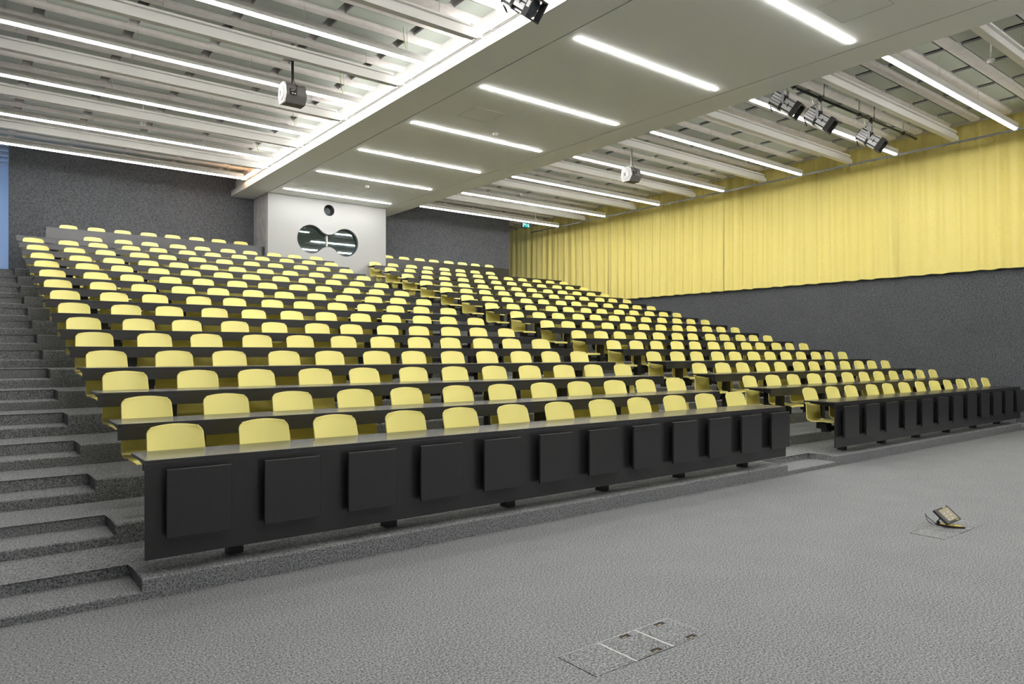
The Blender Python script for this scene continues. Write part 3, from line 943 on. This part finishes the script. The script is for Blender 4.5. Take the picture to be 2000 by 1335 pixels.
# ------------------------------------------------------------------ smoke detectors, exit sign
def smoke(x, y, z, top, label):
    root = empty('smoke_detector', (x, y, z))
    bm = bmesh.new(); add_tube(bm, [(0, 0, -0.032), (0, 0, -0.028), (0, 0, -0.01), (0, 0, -0.008), (0, 0, 0.012), (0, 0, 0.03)], [0.03, 0.042, 0.046, 0.058, 0.062, 0.05], 24)
    link('sensor_head', to_mesh(bm, 'sensor_head'), 'white_plastic', root)
    bm = bmesh.new(); add_disc(bm, (0, 0, -0.034), 0.018, 'z', 0.006, 16)
    link('sensor_cap', to_mesh(bm, 'sensor_cap'), 'speaker_white', root)
    if top - z > 0.06:
        bm = bmesh.new(); add_tube(bm, [(0, 0, 0.03), (0, 0, top - z)], 0.012, 8)
        link('stem', to_mesh(bm, 'stem'), 'white_plastic', root)
    tag(root, label, 'smoke detector', 'smoke detectors')
smoke(2.95, 16.3, CAMZ + 4.76, ZPAN, 'white smoke detector hanging over the side stair block')
smoke(13.32, 4.32, CAMZ + 4.80, ZPAN, 'large looking white smoke detector near the front of curtain side ceiling')
smoke(13.30, 16.62, CAMZ + 4.79, ZPAN, 'white smoke detector deep between soffit and curtain')
smoke(16.5, 19.83, CAMZ + 4.86, ZPAN, 'white smoke detector above the exit sign')
smoke(8.71, 11.76, ZSOF - 0.03, ZSOF, 'white smoke detector on the soffit beside the access hatch')
smoke(8.70, 17.63, ZSOF - 0.03, ZSOF, 'white smoke detector on the soffit nearest the booth')

ex = empty('exit_sign', (17.48, 21.8, CAMZ + 4.985))
part_box('sign_box', 'black_plastic', ex, -0.01, 0.36, 0.001, 0.05, -0.01, 0.18)
part_box('sign_face', 'exit_green', ex, 0, 0.35, -0.004, 0.0, 0, 0.17)
bm = bmesh.new()
add_box(bm, 0.005, 0.045, -0.007, -0.004, 0.0, 0.17)
add_prism(bm, [(0.07, 0.15), (0.17, 0.15), (0.145, 0.09), (0.12, 0.055), (0.095, 0.09)], 'y', -0.007, -0.004)   # arrow pointing down
add_prism(bm, [(0.20, 0.02), (0.215, 0.02), (0.215, 0.135), (0.265, 0.135), (0.265, 0.02), (0.28, 0.02), (0.28, 0.15), (0.20, 0.15)], 'y', -0.007, -0.004)   # doorway
add_box(bm, 0.295, 0.315, -0.007, -0.004, 0.05, 0.15)
add_box(bm, 0.285, 0.33, -0.007, -0.004, 0.02, 0.05)
link('sign_symbol', to_mesh(bm, 'sign_symbol'), 'exit_white', ex)
bm = bmesh.new(); add_tube(bm, [(0.06, 0.025, 0.18), (0.06, 0.025, ZPAN - CAMZ - 4.985)], 0.006, 6); add_tube(bm, [(0.3, 0.025, 0.18), (0.3, 0.025, ZPAN - CAMZ - 4.985)], 0.006, 6)
link('hanger', to_mesh(bm, 'hanger'), 'steel', ex)
tag(ex, 'green lit exit sign with arrow hanging by the curtain', 'exit sign')

# ------------------------------------------------------------------ floor boxes and the tablet
def floor_box(x0, label, flaps, trims):
    root = empty('floor_box', (x0, 2.475, 0.0))
    W, D = 0.29, 0.285
    for i in range(3):
        lx = i * (W + 0.004)
        part_box('carpet_lid', 'carpet', root, lx + 0.002, lx + W - 0.002, 0.002, D - 0.002, 0.0, 0.0025)
        if i in flaps:
            for (yy0, yy1) in ((0.012, 0.045), (D - 0.045, D - 0.012)):
                part_box('cable_outlet', 'dark_void', root, lx + 0.145, lx + 0.215, yy0, yy1, 0.0, 0.0032)
                part_box('outlet_flap', 'brass', root, lx + 0.15, lx + 0.185, yy0 + 0.004, yy0 + 0.010, 0.0033, 0.0042)
    T = 3 * W + 0.008
    bm = bmesh.new()
    for i in (1, 2):
        lx = i * (W + 0.004) - 0.004
        add_box(bm, lx - 0.0035, lx - 0.001, 0, D, 0.0, 0.003)
        add_box(bm, lx + 0.003, lx + 0.0055, 0, D, 0.0, 0.003)
    add_box(bm, 0, T, D, D + 0.002, 0, 0.003)
    add_box(bm, T - 0.0015, T, 0.06, D, 0, 0.003)
    link('steel_trim', to_mesh(bm, 'steel_trim'), 'steel', root)
    part_box('lid_gap', 'dark_void', root, 0, 0.0015, 0, D, 0, 0.0028)
    part_box('lid_gap', 'dark_void', root, 0.3, 0.6, 0, 0.0015, 0, 0.0028)
    tag(root, label, 'floor box', 'carpeted floor boxes')
floor_box(2.449, 'three part carpeted floor box with steel trim nearest the camera', (1, 2), True)
floor_box(6.590, 'three part carpeted floor box under the tablet stand', (), True)

tb = empty('tablet_stand', (7.115, 2.632, 0.0035), math.radians(-82))
bm = bmesh.new()                                     # leaf shaped base
def leaf(L_, W_, n=14):
    a = [(L_ * (i / n - 0.5), W_ * math.sin(PI * i / n) ** 0.8) for i in range(n + 1)]
    return a + [(p[0], -p[1]) for p in reversed(a[1:-1])]
add_prism(bm, leaf(0.24, 0.055), 'z', 0, 0.014)
link('base', to_mesh(bm, 'base'), 'black_plastic', tb)
bm = bmesh.new(); add_prism(bm, leaf(0.21, 0.040), 'z', 0.0141, 0.018)
link('base_inlay', to_mesh(bm, 'base_inlay'), 'yellow_gloss', tb)
bm = bmesh.new(); add_tube(bm, [(-0.09, -0.01, 0.012), (-0.093, -0.012, 0.035), (-0.08, -0.012, 0.062), (-0.045, -0.008, 0.085), (-0.016, 0.0, 0.098)], [0.014, 0.013, 0.013, 0.014, 0.016], 10)
link('arm', to_mesh(bm, 'arm', True), 'black_plastic', tb)
TBM = Matrix.Translation((7.115, 2.632, 0.0035)) @ Matrix.Rotation(math.radians(-82), 4, 'Z')
RT = TBM.inverted() @ Matrix.Translation((7.10, 2.648, 0.110)) @ Matrix.Rotation(-0.20, 4, 'Z') @ Matrix.Rotation(0.719, 4, 'X') @ Matrix.Rotation(0.13, 4, 'Z')
def tpart(name, mat, *b, bevel=0.0):
    bm = bmesh.new(); add_box(bm, *b)
    if bevel: bmesh.ops.bevel(bm, geom=list(bm.edges), offset=bevel, segments=3, affect='EDGES')
    bmesh.ops.transform(bm, matrix=RT, verts=bm.verts)
    return link(name, to_mesh(bm, name), mat, tb)
tpart('tablet_case', 'black_plastic', -0.119, 0.119, -0.081, 0.081, -0.016, 0.004, bevel=0.004)
scr = tpart('screen', 'screen', -0.068, 0.090, -0.060, 0.062, 0.0042, 0.0050)
for i, (u, v) in enumerate(((-0.03, 0.02), (0.035, 0.02), (-0.03, -0.01), (0.035, -0.01), (-0.045, -0.045), (0.01, -0.045))):
    o = tpart('icon', 'icon', u - 0.007, u + 0.007, v - 0.005, v + 0.005, 0.0051, 0.0056)
    o.parent = scr
tpart('button', 'brass', 0.02, 0.07, 0.067, 0.077, 0.0042, 0.0055)
tpart('button', 'brass', 0.04, 0.08, -0.077, -0.067, 0.0042, 0.0055)
bm = bmesh.new(); add_tube(bm, [(-0.09, 0.0, 0.012), (-0.13, 0.03, 0.008), (-0.19, 0.06, 0.04), (-0.215, 0.05, 0.075), (-0.20, 0.02, 0.05), (-0.17, -0.005, 0.012), (-0.14, -0.02, 0.006)], 0.004, 6)
link('cable', to_mesh(bm, 'cable', True), 'black_plastic', tb)
tag(tb, 'small black tablet on a yellow based stand on the carpet floor', 'tablet')
